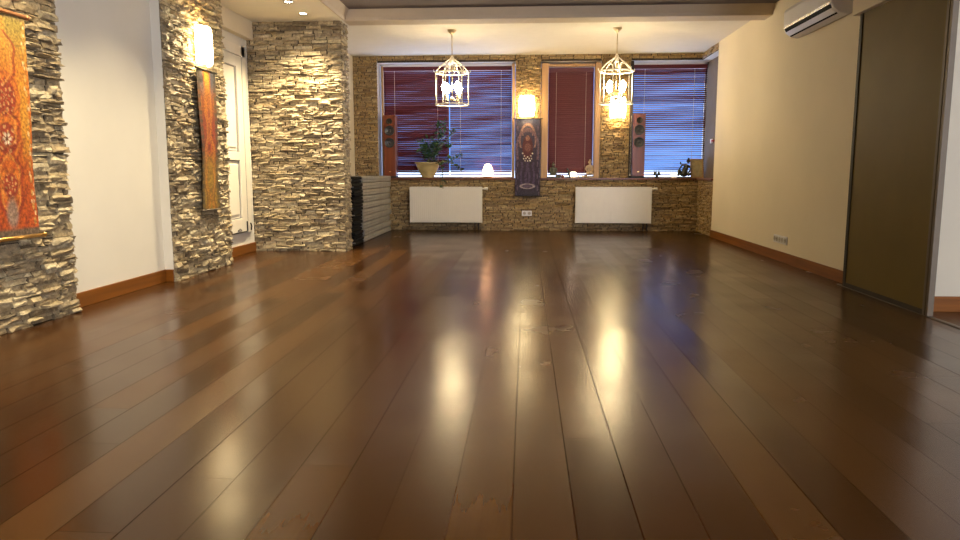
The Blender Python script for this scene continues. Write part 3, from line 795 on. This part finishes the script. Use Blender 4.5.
# ------------------------------------------------------------------ potted plant
t = thing('potted_plant', 'leafy plant in an oval ochre bowl on the window ledge', 'plant', (-1.69, 12.545, ZS))
obj('bowl', B().lathe([(.105, 0), (.112, .012), (.108, .025), (.14, .08), (.185, .17), (.205, .235), (.222, .245), (.224, .268), (.205, .268), (.198, .245), (.0, .24)], 28, sy=.62), M['pot'], t, True)
obj('soil', B().lathe([(.0, .241), (.195, .246), (.19, .252), (0, .258)], 20, sy=.62), M['soil'], t)
R = random.Random(8)
stems = [[(-.02, 0, .25), (.03, -.01, .34), (.10, .0, .44), (.17, .01, .58), (.22, 0, .74), (.255, -.01, .93)],
         [(.02, 0, .25), (.0, .01, .36), (-.05, 0, .47), (-.06, .01, .58)],
         [(.03, .02, .25), (.10, .02, .36), (.20, .01, .48), (.30, 0, .62), (.40, -.02, .74), (.44, -.02, .80)],
         [(.06, -.02, .25), (.20, -.03, .27), (.36, -.05, .26), (.47, -.06, .33), (.55, -.06, .40)],
         [(.06, -.03, .25), (.25, -.10, .275), (.42, -.12, .25), (.55, -.12, .19), (.60, -.12, .10)],
         [(.0, .0, .25), (.03, .01, .38), (.02, 0, .5), (.06, 0, .64)],
         [(.12, -.06, .25), (.22, -.18, .25), (.28, -.245, .12), (.285, -.26, -.06), (.29, -.262, -.18)],
         [(.10, 0, .44), (.18, -.02, .5), (.24, -.02, .56)], [(.30, 0, .62), (.36, 0, .60), (.42, 0, .54)]]
sb = B()
for s_ in stems: sb.tube(s_, [.011 * (1 - .6 * i / len(s_)) for i in range(len(s_))], 6)
obj('stem', sb, M['bark'], t, True)
lb = bmesh.new()
def leaf(p, d, L):
    d = d.normalized(); sd = d.cross(Vector((0, 0, 1)));
    if sd.length < .1: sd = Vector((1, 0, 0))
    sd.normalize(); sd = (sd + Vector((R.uniform(-.5, .5), R.uniform(-.5, .5), R.uniform(-.7, .7)))).normalized(); up = sd.cross(d)
    a = lb.verts.new(p); m1 = lb.verts.new(p + d * L * .45 + sd * L * .26); m2 = lb.verts.new(p + d * L * .45 - sd * L * .26); c = lb.verts.new(p + d * L * .45 - up * L * .06); e = lb.verts.new(p + d * L - up * L * .08)
    lb.faces.new((a, m1, c)); lb.faces.new((a, c, m2)); lb.faces.new((m1, e, c)); lb.faces.new((c, e, m2))
for si, s_ in enumerate(stems):
    pts = [Vector(p) for p in s_]
    cnt = (110, 80, 48, 30, 22, 90, 12, 22, 14)[si]
    for k in range(cnt):
        f = (R.random() ** .7) * (len(pts) - 1) * .999; i = int(f); p = pts[i].lerp(pts[i + 1], f - i)
        if f < .8 and si in (0, 1, 5): continue
        sp_ = .05 if si in (0, 1, 5) else .012
        p = p + Vector((R.gauss(0, sp_), R.gauss(0, sp_ * .5), R.gauss(0, sp_)))
        leaf(p, Vector((R.uniform(-1, 1), R.uniform(-1, .5), R.uniform(-.5, .8))), R.uniform(.06, .12))
lo = obj('foliage', lb, M['leaf'], t)

# ------------------------------------------------------------------ glowing lamp, candles, ornaments on the ledge
t = thing('salt_lamp', 'glowing dome lamp on the ledge right of the potted plant', 'lamp', (-.655, 12.56, ZS))
obj('wooden_base', B().lathe([(.075, 0), (.08, .006), (.08, .02), (.07, .026)], 20), M['sill'], t, True)
dm = B().lathe([(.0, .026), (.082, .026), (.088, .06), (.086, .12), (.074, .18), (.05, .222), (.02, .238), (0, .24)], 18)
for v in dm.bm.verts: v.co.x *= 1 + .05 * math.sin(v.co.z * 60 + v.co.y * 40); v.co.y *= 1 + .05 * math.sin(v.co.z * 47 + v.co.x * 50)
obj('glowing_dome', dm, M['dome'], t, True)

def tealight(x, y, label, r=.045, h=.09):
    t = thing('candle_holder', label, 'candle', (x, y, ZS), 0, 'small lit candle holders on the ledge')
    obj('cup', B().lathe([(r * .8, 0), (r, .008), (r, .02), (r * .95, .022)], 16), M['ivory'], t, True)
    obj('glowing_glass', B().lathe([(0, .02), (r * .9, .02), (r * 1.05, h * .5), (r, h * .85), (r * .7, h), (0, h)], 16), M['candle'], t, True)
tealight(.805, 12.53, 'small glowing candle holder at the foot of the maroon blind', .05, .10)
tealight(2.495, 12.53, 'small glowing candle holder beside the dark statue under the blue blind', .042, .085)

def figure(name, label, loc, mat, parts, voxel=.006, rz=0., extra=None):
    t = thing(name, label, 'statue', loc, rz)
    b_ = B()
    for p in parts:
        if p[0] == 'b': b_.ball(p[1], p[2], 2, p[3] if len(p) > 3 else (1, 1, 1))
        elif p[0] == 't': b_.tube(p[1], p[2], 8)
        elif p[0] == 'l': b_.lathe(p[1], 16, p[2], 1, p[3])
    o = obj('body', b_, M[mat], t, True)
    rm = o.modifiers.new('fuse', 'REMESH'); rm.mode = 'VOXEL'; rm.voxel_size = voxel; rm.use_smooth_shade = True
    if extra: extra(t)
    return t
seated = [('b', (0, 0, .055), .055, (1.25, .85, .6)), ('t', [(-.05, -.02, .05), (-.02, -.06, .045), (.05, -.045, .04)], [.028, .026, .018]), ('t', [(.05, -.02, .05), (.02, -.065, .05), (-.05, -.045, .042)], [.028, .026, .018]),
          ('l', [(.04, .05), (.045, .09), (.055, .15), (.05, .175), (.018, .19), (.016, .21)], (0, 0, 0), .7), ('b', (0, -.004, .232), .030, (.9, 1, 1.15)), ('b', (0, .002, .27), .014),
          ('t', [(-.052, 0, .168), (-.068, -.01, .12), (-.045, -.045, .085)], [.017, .015, .012]), ('t', [(.052, 0, .168), (.068, -.01, .12), (.045, -.045, .085)], [.017, .015, .012]),
          ('b', (0, -.033, .232), .007), ('b', (-.03, 0, .226), .009, (.5, 1, 1.5)), ('b', (.03, 0, .226), .009, (.5, 1, 1.5))]
def scaled(parts, k, dz=0.):
    out = []
    for p in parts:
        if p[0] == 'b': out.append(('b', tuple(c * k for c in p[1][:2]) + (p[1][2] * k + dz,), p[2] * k, *p[3:]))
        elif p[0] == 't': out.append(('t', [(a * k, b * k, c * k + dz) for a, b, c in p[1]], [r * k for r in p[2]]))
        else: out.append(('l', [(r * k, z * k + dz) for r, z in p[1]], p[2], p[3]))
    return out
def plinth(mat, w, h):
    return lambda t: obj('plinth', B().box(-w / 2, w / 2, -w * .38, w * .38, 0, h, .004), M[mat], t)
figure('seated_statue', 'beige seated stone statue on the ledge at the right of the maroon blind', (1.085, 12.55, ZS), 'beige', scaled(seated, 1.02, .03), extra=plinth('beige', .15, .035))
figure('seated_statue', 'dark green seated statue on the ledge at the left of the maroon blind', (.465, 12.55, ZS), 'verd', scaled(seated, .88, .02) + [('b', (.09, 0, .03), .035, (1.6, .8, .6))], extra=plinth('verd', .22, .025))
leaning = [('b', (0, 0, .05), .05, (1.5, .9, .8)), ('t', [(.0, 0, .05), (.02, 0, .13), (.045, -.01, .2)], [.05, .045, .035]), ('b', (.06, -.01, .25), .032), ('b', (.065, 0, .285), .018),
           ('t', [(.02, -.01, .19), (-.04, -.03, .19), (-.075, -.03, .13), (-.07, -.03, .06)], [.016, .015, .013, .012]), ('t', [(.06, -.01, .19), (.10, -.03, .13), (.06, -.05, .08)], [.016, .014, .012]),
           ('t', [(-.02, 0, .05), (-.085, -.03, .11), (-.10, -.04, .02)], [.03, .024, .018]), ('t', [(.02, 0, .05), (.09, -.04, .05), (.05, -.07, .03)], [.03, .024, .018]), ('t', [(-.05, 0, .20), (-.062, 0, .24)], [.014, .010])]
figure('leaning_statue', 'dark bronze statue with raised knee beside the leaning picture', (2.665, 12.56, ZS), 'bronze', scaled(leaning, 1.08, .01), extra=plinth('bronze', .20, .015))
figure('lotus_ornament', 'small dark lotus shaped ornament at the foot of the blue blind', (2.215, 12.55, ZS), 'bronze',
       [('l', [(.03, 0), (.035, .012), (.02, .03), (.024, .04)], (0, 0, 0), 1.)] + [('t', [(.01 * math.cos(a), .01 * math.sin(a), .04), (.045 * math.cos(a), .045 * math.sin(a), .065), (.05 * math.cos(a), .05 * math.sin(a), .10 + .03 * (a > 3))], [.012, .016, .004]) for a in (0, 1.05, 2.1, 3.14, 4.2, 5.2)], .005)
figure('small_figurine', 'little black bird shaped figurine right behind the candle under the maroon blind', (.765, 12.64, ZS), 'black',
       [('b', (0, 0, .07), .045, (1.2, .8, 1.)), ('t', [(0, 0, 0), (0, 0, .06)], [.03, .02]), ('t', [(-.02, 0, .09), (-.05, 0, .14)], [.022, .014]), ('b', (-.055, 0, .15), .018), ('t', [(.03, 0, .08), (.09, 0, .06)], [.02, .006])], .005)
def pebble(x, y, r, mat, label):
    b_ = B().ball((0, 0, r * .62), r, 2, (1, .85, .65))
    for v in b_.bm.verts: v.co *= 1 + .06 * math.sin(v.co.x * 90 + v.co.z * 70)
    tag(obj('ornament_stone', b_, M[mat], None, True, (x, y, ZS)), label, 'ornament', 'small stones on the middle ledge')
pebble(.895, 12.53, .03, 'ivory', 'small pale stone immediately right of the glowing candle')
pebble(.965, 12.52, .033, 'ivory', 'small pale stone between candle and beige statue, nearer the statue')
pebble(.625, 12.52, .034, 'cherry', 'small reddish stone left of the glowing candle')
pebble(1.01, 12.46, .038, 'beige', 'small beige stone at the foot of the beige statue')

# leaning picture
t = thing('leaning_picture', 'golden brown framed picture leaning at the right end of the ledge', 'picture', (2.895, 12.60, ZS), .16)
Rm = Matrix.Rotation(-.17, 3, 'X')
def tilt(b_):
    bmesh.ops.rotate(b_.bm, cent=(0, 0, 0), matrix=Rm, verts=b_.bm.verts); return b_
w, h = .225, .325
f = B()
for x0, x1, z0, z1 in ((-w / 2, w / 2, 0, .02), (-w / 2, w / 2, h - .02, h), (-w / 2, -w / 2 + .02, .02, h - .02), (w / 2 - .02, w / 2, .02, h - .02)): f.box(x0, x1, -.012, .008, z0, z1, .003)
obj('frame', tilt(f), M['frame'], t)
pr_ = obj('print', tilt(B().box(-w / 2 + .018, w / 2 - .018, -.004, .004, .018, h - .018)), M['pic'], t)
c = B().tube([(.05 * math.cos(2 * PI * k / 24), -.005, .17 + .085 * math.sin(2 * PI * k / 24)) for k in range(24)], .006, 5, closed=True).ball((0, -.004, .17), .035, 2, (1, .12, 1.5))
obj('motif', tilt(c), M['pic2'], pr_)

# little sensor on the niche wall
t = thing('wall_sensor', 'small white and red gadget on the taupe niche wall above the picture', 'sensor', (3.04, 12.25, 1.50))
obj('white_case', B().box(-.03, 0, -.03, .04, -.035, .035, .004), M['acw'], t); obj('red_tab', B().box(-.03, 0, -.13, -.03, -.012, .02, .004), M['red'], t)

# beaded cord beside the right speaker
bc = B()
for k in range(44): bc.ball((0, 0, -k * .022), .006, 1)
bc.lathe([(.0, -.985), (.012, -.98), (.009, -.955), (0, -.95)], 8)
tag(obj('bead_cord', bc, M['rad'], None, True, (1.745, YB - .03, 1.92)), 'pale beaded pull cord hanging beside the right loudspeaker', 'cord')

# ------------------------------------------------------------------ daylight
wd = bpy.data.worlds.new('sky'); sc.world = wd; wd.use_nodes = True
nt = wd.node_tree; bg = nt.nodes['Background']
tc = N(nt, 'ShaderNodeTexCoord'); sp = N(nt, 'ShaderNodeSeparateXYZ'); nt.links.new(tc.outputs['Generated'], sp.inputs[0])
mr = N(nt, 'ShaderNodeMapRange'); mr.inputs['From Min'].default_value = -.02; mr.inputs['From Max'].default_value = .02
nt.links.new(sp.outputs[2], mr.inputs['Value'])
nt.links.new(ramp(nt, [(0, (3.4, 4.2, 6.4)), (.48, (2.0, 2.4, 3.2)), (.57, (.15, .345, .92))], mr.outputs[0]), bg.inputs['Color'])
bg.inputs['Strength'].default_value = 1.0

for i, (a, b_) in enumerate(WB):
    L = bpy.data.lights.new('daylight', 'AREA'); L.shape = 'RECTANGLE'; L.size = b_ - a; L.size_y = 1.85; L.energy = 380; L.color = (.85, .87, 1.)
    o = bpy.data.objects.new('window_daylight', L); COL.objects.link(o); o.location = ((a + b_) / 2, Y0 - .05, 1.62); o.rotation_euler = (PI / 2, 0, 0)
    o.rotation_euler = Vector((0, 1, 0)).to_track_quat('-Z', 'Y').to_euler()

# ------------------------------------------------------------------ camera
F = 725.; th_ = math.atan2(98, F); psi = math.atan(46 * math.cos(th_) / F)
fw = Vector((-math.sin(psi) * math.cos(th_), math.cos(psi) * math.cos(th_), -math.sin(th_)))
rt = Vector((math.cos(psi), math.sin(psi), 0)); up = rt.cross(fw)
cam = bpy.data.cameras.new('camera'); cam.sensor_width = 36; cam.lens = 36 * F / 960; cam.clip_start = .05
co = bpy.data.objects.new('camera', cam); COL.objects.link(co)
mw = Matrix((rt, up, -fw)).transposed().to_4x4(); mw.translation = (0, 0, 1.0); co.matrix_world = mw
sc.camera = co
vs = sc.view_settings; vs.view_transform = 'Standard'; vs.look = 'None'; vs.gamma = 1; vs.use_curve_mapping = False; vs.exposure = .35
sc.cycles.use_denoising = True
sc.cycles.max_bounces = 10; sc.cycles.diffuse_bounces = 6; sc.cycles.sample_clamp_indirect = 8
